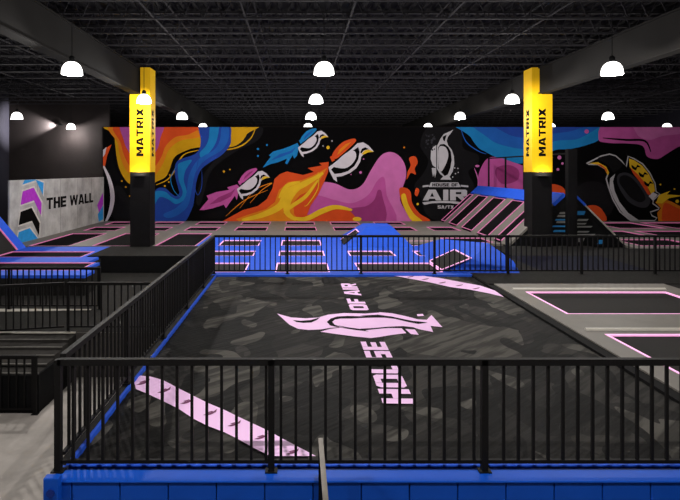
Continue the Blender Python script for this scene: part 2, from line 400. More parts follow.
# orange flame stream
mp([(328.6,162),(319,163),(322,165.5),(307.7,168),(314,172),(303,175),(287,171.5),(280,174),(274.5,179),(272.6,188),(267,199),(258,206),(243,210),(232,216),(222,221.5),(360,221.5),(350,211),(338,208),(322,212),(307,215),(311,205),(318,195),(324,182),(328,172)], C_RED, 4)
mp([(327,168),(314,175),(302,180),(288,182),(279,190),(275,202),(266,209),(250,214),(236,219),(240,221.5),(300,221.5),(294,214),(293,203),(300,195),(311,190),(320,180)], C_OR, 5)
for pts, w_ in (([(323,173),(305,184),(288,192),(280,206),(262,215),(242,220)],7),([(320,176),(300,186),(289,198),(287,212),(296,220)],7),([(318,180),(306,196),(292,206),(284,213)],4),([(291,217),(305,219),(322,211),(336,207),(352,210)],5.5),([(300,182),(287,186),(279,198)],4)):
    ms(stroke(pts, w_), C_YE, 6)
ms(stroke([(240,208),(255,190),(272,183),(262,190),(250,203)], .9), C_OR, 3); ms(stroke([(226,216),(245,200),(268,190)], .8), C_OR, 3)
ms(stroke([(318,172),(318,188),(308,204),(304,206)], .9), C_YE, 7)
mp(circ(357, 219, 4.5, 2.2), C_YE, 4)
# birds wearing jet packs
def bird(tip, sc, pack, flame, fo):
    f = lambda pts: [(tip[0]+(a-632)/5.558*sc, tip[1]+(b-176)/5.558*sc) for a, b in pts]
    mp(f([(510,160),(540,130),(572,124),(602,142),(632,176),(600,180),(574,192),(562,204),(556,232),(535,267),(500,294),(455,312),(424,316),(428,344),(408,328),(386,285),(380,262),(398,250)]), C_WH, 8)
    mp(f([(522,166),(545,150),(553,178),(545,220),(524,256),(488,284),(450,296),(414,300),(394,276),(408,262),(470,200)]), C_BLK, 9)
    mp(f([(408,254),(440,215),(480,182),(515,170),(532,185),(530,215),(505,250),(470,268),(425,264)]), C_WH, 10, True, n=3)
    mp(f([(556,182),(565,160),(585,152),(604,162),(575,170),(562,186)]), C_BLK, 9)
    mp(f([(562,190),(580,170),(602,164),(632,176),(600,180),(575,192)]), C_YE, 10)
    mp(f([(400,200),(415,168),(450,130),(490,110),(525,104),(532,118),(500,152),(460,187),(420,217)]), pack, 8, True, n=3)
    mp(f([(388,205),(404,197),(416,224),(400,232)]), pack, 9)
    mp(f([(428,196),(440,165),(475,135),(505,122),(490,140),(455,172)]), fo, 9)
bird((373.7, 151.7), 1.0, C_RED, None, C_OR)
bird((328.4, 137.1), .67, C_LB, None, C_MB)
bird((270.2, 177.6), .73, C_MG, None, C_MGD)
mp([(15,265),(60,205),(50,196),(75,175),(130,160),(170,145),(208,128),(218,148),(205,200),(190,215),(182,195),(150,247),(140,240),(150,215),(100,235),(60,245)], C_LB, 7, o=(260,120), s=5.558)
mp([(60,225),(110,190),(170,172),(200,150),(180,180),(120,205)], C_MB, 8, o=(260,120), s=5.558)
mp([(165,500),(215,440),(205,420),(260,400),(330,388),(318,374),(372,358),(388,374),(372,445),(362,420),(340,450),(312,490),(300,470),(240,490),(190,500)], C_MG, 7, o=(170,120), s=5.558)
mp([(220,470),(270,430),(340,400),(365,380),(340,425),(280,455)], C_MGD, 8, o=(170,120), s=5.558)
for x, y, r, m in ((328,147.5,1.7,C_YE),(332,141,.7,C_WH),(323,146,.6,C_WH),(363.5,159,.7,C_MGL),(360.5,172.5,1.3,C_MGL),(351,174.5,.6,C_MGL),(404,147.5,.9,C_OR),(417.5,204,1.2,C_YE)): mp(circ(x, y, r), m, 3)
# orange drips beside the emblem
mp([(399,189),(406,188),(410.5,192.5),(412,203),(419.5,213.5),(430,220.5),(414,221.5),(403,206)], C_RED, 4, True)
mp([(401,196),(405,194),(408,204),(414,214),(422,221),(412,221),(404,208)], C_YE, 5, True)
mp([(409,158),(415,156.5),(417.5,162.5),(414.5,168.5),(415.5,174.5),(410.5,173),(406.5,179.5),(407.5,171.5),(410.5,165.5)], C_RED, 4, True)
mp([(416,188),(419,190),(417,196),(414.5,194)], C_RED, 4, True)
# round emblem
mp([(428,127),(452,124),(462,132),(463,148),(478,155),(477,165),(468,172),(474,186),(470,200),(462,214),(440,221),(426,214),(420,196),(414,186),(424,172),(428,160),(420,145)], C_DK, 2, True)
e = dict(o=(410, 120), s=5.0)
mp([(216,48),(192,60),(168,70),(152,92),(140,118),(134,128),(134,245),(150,270),(165,282),(150,298),(206,298),(196,284),(212,258),(220,220),(218,180),(208,150),(190,128),(182,105),(188,85),(200,70)], C_GR, 4, **e)
mp([(150,122),(170,120),(190,135),(203,160),(207,200),(200,240),(188,272),(172,280),(155,262),(140,242),(140,135)], C_BLK, 5, **e)
mp([(142,142),(165,132),(182,145),(190,175),(182,210),(165,245),(153,257),(142,238)], C_GR, 6, True, **e)
mp([(162,84),(182,74),(176,92),(172,108),(164,100)], C_BLK, 5, **e)
mp([(104,152),(116,134),(130,126),(130,240),(112,226),(102,195)], C_GR, 4, **e)
mp([(108,240),(130,240),(130,262),(124,290),(120,265),(114,285),(110,262)], C_GR, 4, **e)
for i in range(26):
    a = random.uniform(75, 130); b = random.uniform(70, 150); mp(circ(a, b, random.uniform(2, 6), n=6), C_WG, 4, **e)
for a, b in ((222,240),(238,242),(226,268),(212,285),(240,262)): mp(circ(a, b, 3.5, n=6), C_GR, 4, **e)
mp([(104,312),(240,312),(252,335),(92,335)], C_GR, 4, **e)
mp([(62,328),(92,324),(92,333),(62,336)], C_GR, 4, **e); mp([(252,324),(290,328),(290,336),(252,333)], C_GR, 4, **e)
mp([(60,412),(110,406),(170,404),(220,406),(256,411),(250,422),(200,415),(150,414),(110,416),(70,424)], C_GR, 4, **e)
def mtext(s, x0, x1, y0, y1, m, lv, gap=.14, sl=0):
    Y = YM-.027-.01*lv
    text(art, s, (X_at(x0, YM), Y, Z_at(y1, YM)), (1, 0, 0), (0, 0, 1), X_at(x1, YM)-X_at(x0, YM), Z_at(y0, YM)-Z_at(y1, YM), m, gap, sl)
mtext('HOUSE OF', 432, 457.5, 183.2, 186.4, C_BLK, 5)
mtext('AIR', 422.5, 466.8, 189.6, 200.4, C_GR, 4, .1)
mtext('SA/TX', 437.5, 453.5, 205.4, 208.6, C_GR, 4, .15)
# blue and magenta sky at right
mp([(464,120),(470.5,137),(478,147.5),(485.5,152),(495,157),(508,163),(525,163),(540,158),(555,150),(570,149),(588,144.5),(600,138.5),(614,120)], C_LB, 3, True)
mp([(478,120),(488,138),(505,146),(530,149),(555,141),(580,138),(594,120)], C_MB, 4, True)
mp([(495,120),(505,133),(525,138),(550,134),(575,130),(585,120)], C_NB, 5, True)
ms(stroke([(460,127),(466,142),(478,151),(486,154)], 1.0), C_MB, 3)
mp([(479,172),(485.5,160),(495,157),(512,162),(528,169),(532,184),(524,196),(500,192),(481,190),(478,182)], C_MG, 4, True)
mp([(496,168),(508,165),(518,170),(517,180),(503,184),(496,177)], C_MGD, 5, True)
ms(stroke([(474,168),(478,180),(477,192)], 1.2), C_MGL, 3); mp(circ(477, 166, 2.2, 1.2), C_MGL, 3)
mp([(613,120),(598,139),(609,143),(627,143.5),(642,146),(646.5,156.5),(657,159),(666,154),(680,146),(700,141),(716,138),(716,120)], C_MG, 4, True)
mp([(640,120),(636,134),(648,140),(662,136),(680,134),(716,128),(716,120)], C_MGL, 5, True)
ms(stroke([(602,138),(625,140),(644,141),(650,152)], 2.2), C_BLK, 6)
mp(circ(586, 131.5, 2.2), C_MG, 5)
for x, y, r in ((559,157.5,2),(562,163.5,1.2),(557.5,169.5,1.4)): mp(circ(x, y, r), C_MGL, 3)
mp([(540,200),(541,187),(551,184),(562,187),(568,197),(566,204),(545,206)], C_RED, 3, True)
mp(circ(592, 202, 22, 21, 24), C_DK, 2); mp([(578,221.5),(582,209),(592,205),(601,209),(605,221.5)], C_RED, 4, True)
# the big bird
e = dict(o=(570, 140), s=5.55)
OUT = [(85,128),(120,110),(170,85),(215,75),(250,85),(285,115),(305,145),(315,88),(350,100),(400,130),(440,180),(470,240),(475,285),(497,300),(460,335),(457,350),(492,375),(487,387),(442,402),(452,417),(480,430),(465,450),(330,450),(270,400),(230,330),(205,260),(193,215),(203,187),(188,162),(150,140),(100,138)]
mp(OUT, C_GR, 7, **e)
cx = sum(a for a, b in OUT)/len(OUT); cy = sum(b for a, b in OUT)/len(OUT)
INN = []
for i, (a, b) in enumerate(OUT):
    p = OUT[i-1]; q = OUT[(i+1) % len(OUT)]
    dx, dy = q[0]-p[0], q[1]-p[1]; l = math.hypot(dx, dy); INN.append((a-dy/l*7, b+dx/l*7))
mp(INN, C_BLK, 8, **e)
mp([(245,188),(217,213),(213,260),(235,320),(275,390),(325,446),(378,446),(315,402),(268,342),(242,282),(233,230)], C_GR, 9, **e)
mp([(262,192),(300,180),(340,195),(385,240),(430,300),(440,340),(420,372),(375,372),(318,340),(275,280),(255,230)], C_WG, 9, True, **e)
mp([(272,205),(300,195),(335,210),(372,250),(405,300),(410,330),(380,345),(330,318),(290,270),(268,235)], C_DK, 10, True, **e)
mp([(150,100),(215,88),(255,105),(285,140),(262,165),(235,180),(215,150),(185,128)], C_DK, 9, True, **e)
mp([(100,129),(150,123),(195,148),(212,180),(204,196),(188,162),(150,138)], C_YE, 9, **e)
mp([(130,132),(165,136),(196,160),(203,186),(186,160),(152,138)], C_RED, 10, **e)
mp([(322,103),(350,112),(395,142),(433,190),(460,245),(466,282),(445,302),(420,250),(370,190),(325,150)], C_YE, 9, **e)
mp([(328,152),(372,192),(420,250),(442,305),(425,302),(380,232),(345,187)], C_RED, 10, **e)
for a, b in ((345,150),(385,190),(415,240)): mp([(a-10,b-12),(a+12,b+2),(a+22,b-12),(a+40,b+2),(a+22,b+2),(a+14,b+18),(a-6,b+8)], C_BLK, 11, True, **e)
mp([(430,310),(455,290),(480,302),(452,335)], C_WH, 9, **e)
mp([(500,322),(560,342),(640,385),(800,420),(800,452),(487,452),(480,404),(500,378),(470,345)], C_OR, 5, **e)
mp([(520,350),(580,372),(650,410),(640,452),(520,452),(505,420)], C_RED, 6, True, **e)
mp([(488,305),(550,282),(532,302),(625,308),(545,322),(505,352),(472,350)], C_YE, 8, **e)
for a, b, r in ((590,340,10),(575,272,5),(497,247,5)): mp(circ(a, b, r, n=8), C_YE, 6, **e)
# left tail of another figure
ms(stroke([(104,166),(110,180),(113,197),(110.5,212),(106,222)], 4.2), C_WH, 6)
mp([(103.5,150),(112,144.5),(107.5,156),(105,168),(103.5,168)], C_RED, 5); mp([(103.5,150),(107,147),(105.5,154),(103.5,157)], C_WH, 6)
o = art.build('mural', recalc=False)
tag(o, 'wide mural of rocket birds, flames and colour swirls on black', 'mural')

# THE WALL panel
XW = -13.1
pn = MB(); pn.box(XW-.07, XW, 25.2, YM-.05, COURT-.1, E-.475, M_WALLC)
def wp(pts, m, lv=1): pn.face([(XW+.0015*lv, a, E+b) for a, b in pts], m)
text(pn, 'THE WALL', (XW+.006, 28.9, E-2.06), (0, 1, 0), (0, 0, 1), 6.6, .60, M_KPRINT, .10)
C_CB = mat('chevron_blue', (40, 140, 205), .6); C_CM = mat('chevron_magenta', (170, 50, 190), .6); C_CW = mat('chevron_edge_white', (200, 195, 190), .6)
def px2w(pts):
    out = []
    for a, b in pts:
        Y = 13.1*F/(VX-a); out.append((Y, max(min(-(b-VY)*Y/F, -.48), -3.44)))
    return out
base_ = [(22.5,191.5),(33.5,187.5),(41.6,203),(41.0,215.5),(33.8,200.5),(20.4,205)]
for k_, m_ in ((-1, C_CB), (0, C_CM), (1, M_KPRINT), (2, C_CB)):
    q = [(a-2*k_, b+20.3*k_) for a, b in base_]
    cx_ = sum(a for a, b in q)/6; cy_ = sum(b for a, b in q)/6
    g = [(a+(1 if a > cx_ else -1)*.8, b+(1.6 if i_ in (3, 4, 5) else -1.6)) for i_, (a, b) in enumerate(q)]
    wp(px2w(g), C_CW, 1+2*(k_+1)); wp(px2w(q), m_, 2+2*(k_+1))
wp([(36.2,-2.3),(37.3,-1.5),(37.3,-2.3),(36.6,-2.9)], C_CM, 1); wp([(36.3,-2.9),(37.3,-2.4),(37.3,-3.3),(36.5,-3.4)], C_CB, 2)
for a in (27.9, 30.6, 33.0, 35.2): wp([(a, -.48), (a+.03, -.48), (a+.03, -3.45), (a, -3.45)], mat('panel_joint', (90, 88, 86), .8), 1)
tag(pn.build('concrete_sign_wall'), 'concrete panel wall lettered THE WALL with coloured chevrons', 'sign wall')

# ================================================================== TRAMPOLINES AND PADS
def pads(name, rects, holes, m, label, cat='padding', z0=None, z1=None, gaps=()):
    z0 = COURT-.1 if z0 is None else z0; z1 = COURT if z1 is None else z1
    mb = MB()
    for (x0, x1, y0, y1) in rects:
        xs = sorted({x0, x1} | {v for h in holes for v in h[:2] if x0 < v < x1}); ys = sorted({y0, y1} | {v for h in holes for v in h[2:4] if y0 < v < y1})
        for j in range(len(ys)-1):
            run = None
            for i in range(len(xs)-1):
                cx, cy = (xs[i]+xs[i+1])/2, (ys[j]+ys[j+1])/2
                full = not any(h[0] < cx < h[1] and h[2] < cy < h[3] for h in holes)
                if full and run is None: run = xs[i]
                if not full and run is not None: mb.box(run, xs[i], ys[j], ys[j+1], z0, z1, m); run = None
            if run is not None: mb.box(run, xs[-1], ys[j], ys[j+1], z0, z1, m)
    return tag(mb.build(name), label, cat)
def tramp(h, label, group, bed=M_BEDK, led=M_LEDK, lw=.05, fl=.03):
    x0, x1, y0, y1 = h
    r = thing('trampoline', ((x0+x1)/2, (y0+y1)/2, COURT-.08), label, 'trampoline', group)
    MB().box(x0, x1, y0, y1, COURT-.08, COURT-.03, bed).build('bed', r)
    zt = COURT+.006
    MB().box(x0, x1, y1-lw, y1, COURT-.03, zt, led).build('light_strip', r)
    MB().box(x0, x1, y0, y0+fl, COURT-.03, zt, led).build('light_strip', r)
    MB().box(x0, x0+lw, y0+fl, y1-lw, COURT-.03, zt, led).build('light_strip', r)
    MB().box(x1-lw, x1, y0+fl, y1-lw, COURT-.03, zt, led).build('light_strip', r)
    return r
cols = [(-3.65+2.87*k, -1.79+2.87*k) for k in range(-3, 4)]   # index 3 is the first column behind the fence
cname = {0:'beside the concrete sign wall', 1:'second column from the sign wall', 2:'column just left of the fence corner', 3:'first column behind the far fence', 4:'second column behind the far fence', 5:'third column behind the far fence', 6:'fourth column behind the far fence'}
# blue court
BH = []
for ci in (3, 4, 5):
    for (y0, y1), rn in (((18.75, 20.6), 'nearest'), ((22.3, 23.65), 'middle'), ((25.3, 27.25), 'farthest')):
        if ci == 5 and rn == 'farthest': continue
        h = (*cols[ci], y0, y1)
        if ci == 5 and rn == 'nearest': h = (cols[5][0], 4.9, y0, y1)
        BH.append(h); tramp(h, 'black trampoline in blue pads, %s row, %s' % (rn, cname[ci]), 'trampolines of the blue court', bed=M_BED, led=M_LED, lw=.042, fl=.012)
h = (4.86, 5.95, 22.3, 23.65); BH.append(h); tramp(h, 'short black trampoline in blue pads beside the angled corner', 'trampolines of the blue court', bed=M_BED, led=M_LED, lw=.06)
h = (4.86, 6.68, 25.3, 27.0); BH.append(h); tramp(h, 'black trampoline at the right end of the blue court, far row', 'trampolines of the blue court', bed=M_BED, led=M_LED, lw=.06)
pads('court_padding', [(-3.72, 4.4, 18.6, 25.2), (-4.62, 4.4, 25.2, 28.9), (4.4, 7.45, 18.6, 25.9)], BH, M_BLUE, 'bright blue padding between trampolines behind the far fence')
# hump in the blue court
def hull(pts, m, mb):
    vs = [mb.bm.verts.new(p) for p in pts]
    r = bmesh.ops.convex_hull(mb.bm, input=vs)
    k = mb.mi(m)
    for f in mb.bm.faces: f.material_index = k
r = thing('padded_hump', (3.7, 26.5, COURT), 'blue padded hump with black ramp band in the blue court', 'hump')
mb = MB(); c = COURT
hull([(2.1,24.6,c-.05),(5.2,24.6,c-.05),(5.2,28.9,c-.05),(2.1,28.9,c-.05),(3.25,26.2,c+.78),(4.45,26.2,c+.78),(4.45,27.8,c+.78),(3.25,27.8,c+.78)], M_BLUE, mb); mb.build('mound', r)
mb = MB(); a = [(2.1,25.6,c-.03),(2.1,27.3,c-.03),(2.85,27.3,c+.48),(2.85,26.1,c+.48)]
mb.prism(a, (0,0,.06), M_BED); mb.build('ramp_bed', r)
mb = MB(); mb.bar((2.1,27.3,c+.03),(2.85,27.3,c+.54),.025,M_LED,.015); mb.build('light_strip', r)
mb = MB(); mb.bar((2.85,26.1,c+.54),(2.85,27.3,c+.54),.025,M_LED,.015); mb.build('light_strip', r)
# angled corner at the right end
r = thing('angled_corner', (6.2, 21, COURT), 'blue angled corner ramp with tilted trampoline behind far fence', 'ramp')
mb = MB()
hull([(4.95,18.7,c-.05),(7.5,18.7,c-.05),(7.5,22.6,c-.05),(5.2,25.2,c-.05),(4.95,21.0,c-.05),(5.95,19.0,c+.4),(5.95,20.9,c+.4),(6.85,20.0,c+.82),(6.0,23.3,c+.55),(7.45,19.2,c+.3)], M_BLUE, mb); mb.build('mound', r)
mb = MB(); q = [(4.9,18.9,c+.03),(5.9,18.9,c+.43),(5.9,20.9,c+.43),(4.9,20.7,c+.03)]; mb.prism(q, (-.01,0,.02), M_BED); mb.build('bed', r)
for i in range(4):
    a = Vector(q[i])+Vector((-.01,0,.025)); b = Vector(q[(i+1)%4])+Vector((-.01,0,.025)); m2 = MB(); m2.bar(a, b, .022, M_LED, .012); m2.build('light_strip', r)
# grey court
GH = []
gx = {}
for ci in (0, 1, 2, 3, 4, 5, 6):
    for (y0, y1), rn in (((31.6, 33.6), 'second to last'), ((35.1, 36.9), 'last')):
        h = (*cols[ci], y0, y1); GH.append(h); tramp(h, 'black trampoline in grey pads, %s row, %s' % (rn, cname[ci]), 'trampolines of the grey court', lw=.045, fl=.04)
for ci in (0, 1, 2):
    h = (*cols[ci], 25.25, 30.2); GH.append(h); tramp(h, 'long black trampoline in grey pads, %s' % cname[ci], 'long trampolines of the grey court', lw=.042, fl=.012)
h = (7.75, 9.3, 31.6, 33.6); GH.append(h); tramp(h, 'black trampoline in grey pads at the foot of the tilted wall', 'trampolines of the grey court', lw=.06)
h = (7.2, 9.3, 26.4, 28.2); GH.append(h); tramp(h, 'black trampoline in grey pads left of the right pillar', 'trampolines of the grey court', lw=.06)
pads('court_padding', [(-13.08, -4.62, 25.15, YM-.05), (-4.62, 4.4, 28.9, YM-.05), (4.4, 9.58, 25.9, YM-.05)], GH+[(-7.56, -6.62, 25.0, 25.82)], M_GREYPAD, 'grey padding field in front of the mural')
# right far court
RH = []
k = 0
for i in range(4):
    for j, (y0, y1) in enumerate(((25.2, 27.6), (28.7, 31.4), (32.8, 36.4))):
        h = (15.6+3.4*i, 18.4+3.4*i, y0, y1); RH.append(h)
        tramp(h, 'black trampoline under the big bird mural, %s row, %s from left' % (['near', 'middle', 'far'][j], ORD[i]), 'trampolines below the big bird', lw=.09, fl=.12, led=M_LEDK)
pads('court_padding', [(15.0, 29.5, 24.4, YM-.05)], RH, M_GREYPAD, 'grey padding field at far right below the big bird')
# left blue court
LH = []
h = (-12.1, -8.6, 22.0, 23.5); LH.append(h); tramp(h, 'black trampoline between blue strips left of the platform, back one', 'trampolines at the left edge', bed=M_BEDK, led=M_LEDK)
h = (-12.1, -7.55, 19.1, 20.7); LH.append(h); tramp(h, 'black trampoline between blue strips left of the platform, front one', 'trampolines at the left edge', bed=M_BEDK, led=M_LEDK)
pads('court_padding', [(-13.1, -7.0, 18.2, 19.1), (-13.1, -7.4, 19.1, 20.7), (-13.1, -7.9, 20.7, 22.0), (-13.1, P1X0, 22.0, 24.95)], LH+[(-13.2, -12.1, 18, 26)], M_BLUE, 'blue padding strips at left before the sign wall')
r = thing('side_ramp', (-13, 22, COURT), 'blue edged tilted trampoline at the left frame edge', 'ramp')
ang = math.radians(50); u = Vector((-math.cos(ang), 0, math.sin(ang))); nrm = Vector((math.sin(ang), 0, math.cos(ang)))
b0 = Vector((-12.1, 18.3, c))
def slab(p, u1, l1, v1, l2, m, th=.08): return MB().prism([p, p+u1*l1, p+u1*l1+v1*l2, p+v1*l2], -nrm*th, m)
slab(b0, u, 2.6, Vector((0,1,0)), 5.6, M_BED).build('bed', r)
slab(b0+Vector((0,5.6,0)), u, 2.6, Vector((0,1,0)), .8, M_BLUE).build('pad', r)
mb = MB(); mb.bar(b0+Vector((0,5.58,0))+nrm*.02, b0+Vector((0,5.58,0))+u*2.6+nrm*.02, .03, M_LEDK); mb.build('light_strip', r)

# tilted trampoline wall at right
r = thing('tilted_trampoline_wall', (11, 31, COURT), 'tilted trampoline wall with blue top pads left of right pillar', 'trampoline wall')
A0 = 9.6; A1 = 11.7; HZ = 1.95
def tp(t, Y, off=0.0):
    return Vector((A0+(A1-A0)*t-off*.68, Y, c+HZ*t+off*.73))
def tslab(t0, t1, y0, y1, m, off=0.0, th=.1):
    return MB().prism([tp(t0,y0,off), tp(t1,y0,off), tp(t1,y1,off), tp(t0,y1,off)], (th*.68, 0, -th*.73), m)
ys = [25.4, 27.3, 29.9, 32.8, 35.6]
for i, y in enumerate(ys):
    tslab(0, .97, y, y+1.0, M_GREYPAD).build('pad', r)
    ye = ys[i+1] if i < 4 else YM-.1
    tslab(.04, .93, y+1.0, ye, M_BEDK, -.03).build('bed', r)
    for yy in (y+1.02, ye-.03):
        mb = MB(); mb.bar(tp(.04, yy, .015), tp(.93, yy, .015), .035, M_LEDK, .012, up=(-.68,0,.73)); mb.build('light_strip', r)
    mb = MB(); mb.bar(tp(.93, y+1.02, .015), tp(.93, ye-.03, .015), .035, M_LEDK, .012); mb.build('light_strip', r)
    mb = MB(); mb.bar(tp(.04, y+1.02, .015), tp(.04, ye-.03, .015), .035, M_LEDK, .012); mb.build('light_strip', r)
tslab(.97, 1.22, 25.35, YM-.1, M_BLUE, .03, .16).build('top_pad', r)
MB().box(12.12, 12.62, 25.4, YM-.1, c+2.2, c+2.3, M_BLACK).build('ridge_walk', r)
mb = MB(); mb.prism([(12.62,25.35,c+2.3),(14.95,25.35,c),(14.8,25.35,c-.1),(12.5,25.35,c+2.2)], (0, YM-25.5, 0), M_BLACK); mb.build('back_slope', r)
mb = MB(); mb.bar((12.6,25.33,c+2.33),(13.1,25.33,c+1.84),.05,M_BLUE); mb.build('edge_pad', r)
mb = MB(); mb.bar((13.1,25.33,c+1.84),(14.9,25.33,c+.05),.03,M_NOSE_LIGHT); mb.build('edge_trim', r)
mb = MB()
mb.prism([(9.7,25.4,c-.05),(14.85,25.4,c-.05),(12.6,25.4,c+2.25),(12.1,25.4,c+2.25)], (0,.06,0), M_BLACK)
C_B2 = mat('bar_blue', (40, 120, 180), .6); C_G2 = mat('bar_grey', (120, 118, 116), .6)
def eb(x0, x1, y0, y1, m):
    Yp = 25.39; mb.face([(X_at(x0,Yp),Yp,Z_at(y1,Yp)),(X_at(x1,Yp),Yp,Z_at(y1,Yp)),(X_at(x1,Yp)+.08,Yp,Z_at(y0,Yp)),(X_at(x0,Yp)+.05,Yp,Z_at(y0,Yp))], m)
for a in ((559,566,212,214,0),(557,566,215,217,0),(555,566,219,220.5,1),(556,566,221,223,0),(552,566,225.5,227,1),(553,566,230,232,1),(575,584,211,215,1),(577,587,219,221,0),(575,585,223,224.5,0),(576,591,226,227.5,0),(577,588,231,232.5,0),(576,594,234,235,0),(577,583,238,242,0),(597,602,240,244,1)):
    eb(a[0], a[1], a[2], a[3], C_B2 if a[4] else C_G2)
mb.build('end_panel', r, recalc=False)
r = thing('net_frame', (12.35, 31, c+2.3), 'tall black net frame standing on top of the tilted wall', 'frame')
MB().box(12.18, 12.58, 25.0, 25.3, COURT, E+.95, M_PILLAR).build('post', r)
for y in (27.6, 30.3, 33.0, 35.9): MB().box(12.32, 12.4, y, y+.1, c+2.3, E+.78, M_BLACK).build('post', r)
MB().box(12.32, 12.4, 25.2, 36.0, E+.72, E+.79, M_BLACK).build('top_rail', r)

# near right court: two/three big lit trampolines in grey pads
NH = []
for i, (y0, y1) in enumerate(((13.3, 15.72), (9.25, 11.66), (5.2, 7.6))):
    h = (6.44, 10.42, y0, y1); NH.append(h)
    tramp(h, ['large black trampoline with pink lit edge right of the airbag, far one', 'large black trampoline with pink lit edge right of the airbag, near one', 'large trampoline cut by the right frame edge, nearest'][i], 'large trampolines right of the airbag', bed=M_BED, led=M_LED, lw=.055, fl=.03)
    r = MB().rod((6.2, y1+.3, COURT-.01), (10.6, y1+.3, COURT-.01), .06, M_PAD_HIGHLIGHT, 10).build('pad_roll')  # whitish colour paints in the highlight along the grey pad edge
    tag(r, 'padded roll with painted highlight edging the %s large trampoline' % ['far', 'near', 'nearest'][i], 'pad roll')
pads('court_padding', [(5.95, 11.1, 3.2, 16.85)], NH, M_GREYPAD, 'grey padding around the large trampolines right of the airbag')
MB().box(5.78, 5.95, 3.2, 16.9, COURT-.12, COURT-.03, M_BLACK).build('pad_gutter')
tag(bpy.data.objects['pad_gutter'], 'black gutter along the right airbag edge', kind='structure')

# ================================================================== AIRBAG
AX0, AX1, AY0, AY1 = -2.68, 5.72, 6.5, 18.3
ab = thing('airbag', (1.5, 12.4, 0), 'big black camouflage airbag with pink bird print and lettering', 'airbag')
mb = MB(); nx, ny = 84, 118
k = mb.mi(M_CAMO); V = []
for j in range(ny+1):
    row = []
    for i in range(nx+1):
        x = AX0+(AX1-AX0)*i/nx; y = AY0+(AY1-AY0)*j/ny
        dd = min(i*(AX1-AX0)/nx, (nx-i)*(AX1-AX0)/nx, j*(AY1-AY0)/ny, (ny-j)*(AY1-AY0)/ny)
        z = BAG+.003*math.sin(x*3.1+math.sin(y*1.7)*2)+.003*math.sin(y*2.6+x)
        if dd < .28: z += (-.02*(1-dd/.28)**2+.008*math.sin((x+y)*22)*(1-dd/.28))
        row.append(mb.bm.verts.new((x, y, z)))
    V.append(row)
for j in range(ny):
    for i in range(nx):
        f = mb.bm.faces.new((V[j][i], V[j][i+1], V[j+1][i+1], V[j+1][i])); f.material_index = k; f.smooth = True
ZP = BAG+.012
def ap(pts, m, lv=0, o=(0,0), s=1.0, sm=False):
    pts = [(o[0]+a/s, o[1]+b/s) for a, b in pts]
    if sm: pts = smooth(pts, 4)
    z = ZP+.003*lv
    mb.face([(*on_level(a, b, z), z) for a, b in pts][::-1], m)
A = lambda pts: [(270+a/5.667, 265+b/5.667) for a, b in pts]
B = lambda pts: [(360+a/5.667, 265+b/5.667) for a, b in pts]
ap(A([(40,275),(120,297),(200,302),(270,298),(330,281),(420,272),(540,275),(620,269)])+B([(110,267),(180,273),(260,290),(330,308),(378,310),(405,283),(467,352),(400,345),(415,380),(335,364),(300,352),(240,346),(150,350),(80,360),(0,362)])+A([(480,363),(400,352),(340,356),(290,365),(220,368),(160,362),(110,338)]), M_PRINT)
ap(A([(130,312),(170,316),(230,312),(285,296),(265,312),(235,325),(190,328),(150,323)]), M_KPRINT, 1)
ap(A([(322,322),(345,303),(380,292),(440,288),(540,292)])+B([(0,287),(100,281),(180,292),(240,305),(300,317),(345,321),(385,326),(330,334),(260,320),(200,305),(140,298),(60,298),(0,300)])+A([(460,303),(400,303),(368,309),(352,322),(366,338),(400,351),(375,350),(340,342)]), M_KPRINT, 1)
ap(A([(285,378),(340,362),(400,355),(480,368),(560,377)])+B([(30,370),(80,364),(160,357),(236,358),(262,386),(180,396),(110,408),(60,414)])+A([(570,414),(480,405),(380,392)]), M_PRINT, 0)
ap(A([(372,340),(440,353),(540,366)])+B([(0,361),(80,357),(150,350),(250,346),(250,352),(150,356),(80,363),(0,368)])+A([(540,373),(440,358)]), M_KPRINT, 2)
ap(B([(256,362),(312,366),(333,396),(288,391)]), M_PRINT, 1); ap(B([(322,279),(356,277),(362,288),(326,290)]), M_PRINT, 1)
text(mb, 'HOUSE', (1.76, 8.28, ZP), (0,1,0), (-1,0,0), 2.98, .49, M_PRINT, .12, .03)
text(mb, 'OF AIR', (1.77, 13.8, ZP), (0,1,0), (-1,0,0), 3.25, .46, M_PRINT, .12, .03)
ap([(134,381),(140,375.6),(150,376.4),(163,380),(178,388),(194,396),(208,403),(224,409.6),(239,417),(269,431),(287,441),(316,456),(270,456),(253,447.5),(238,439),(224,432),(208,426),(194,419),(178,408.4),(163,401),(148,394),(136,389)], M_PRINT)
ap([(383,274.8),(405,274.4),(420,275.4),(440,278),(460,281.8),(480,285.5),(495,290.5),(504,297),(490,293.6),(470,289.6),(450,287),(430,282.4),(412,279),(398,276.4)], M_PRINT)
for x, y in ((142,382.5),(163,390.5),(186,401.5),(209,413),(233,424),(260,437),(291,452)):
    for q in ([(-6,2),(0,0),(5,-2),(8,-4),(7,-1),(2,1.5),(-2,2.4)], [(-3,-.4),(3,-2.2),(4,-1.6),(-1,.2)]):
        ap([(x+a, y+b) for a, b in q], M_PRINTD, 1)
for x, y in ((410,276.6),(425,279),(442,282.4),(459,285.2),(476,288.2)):
    ap([(x-4,y+.7),(x,y-.2),(x+4,y-.9),(x+3,y+.1),(x-1,y+.9)], M_PRINTD, 1)
mb.build('cover', ab, recalc=False)
MB().box(AX0+.02, AX1-.02, AY0+.02, AY1-.02, .02, BAG-.14, M_BLACK).build('body', ab)

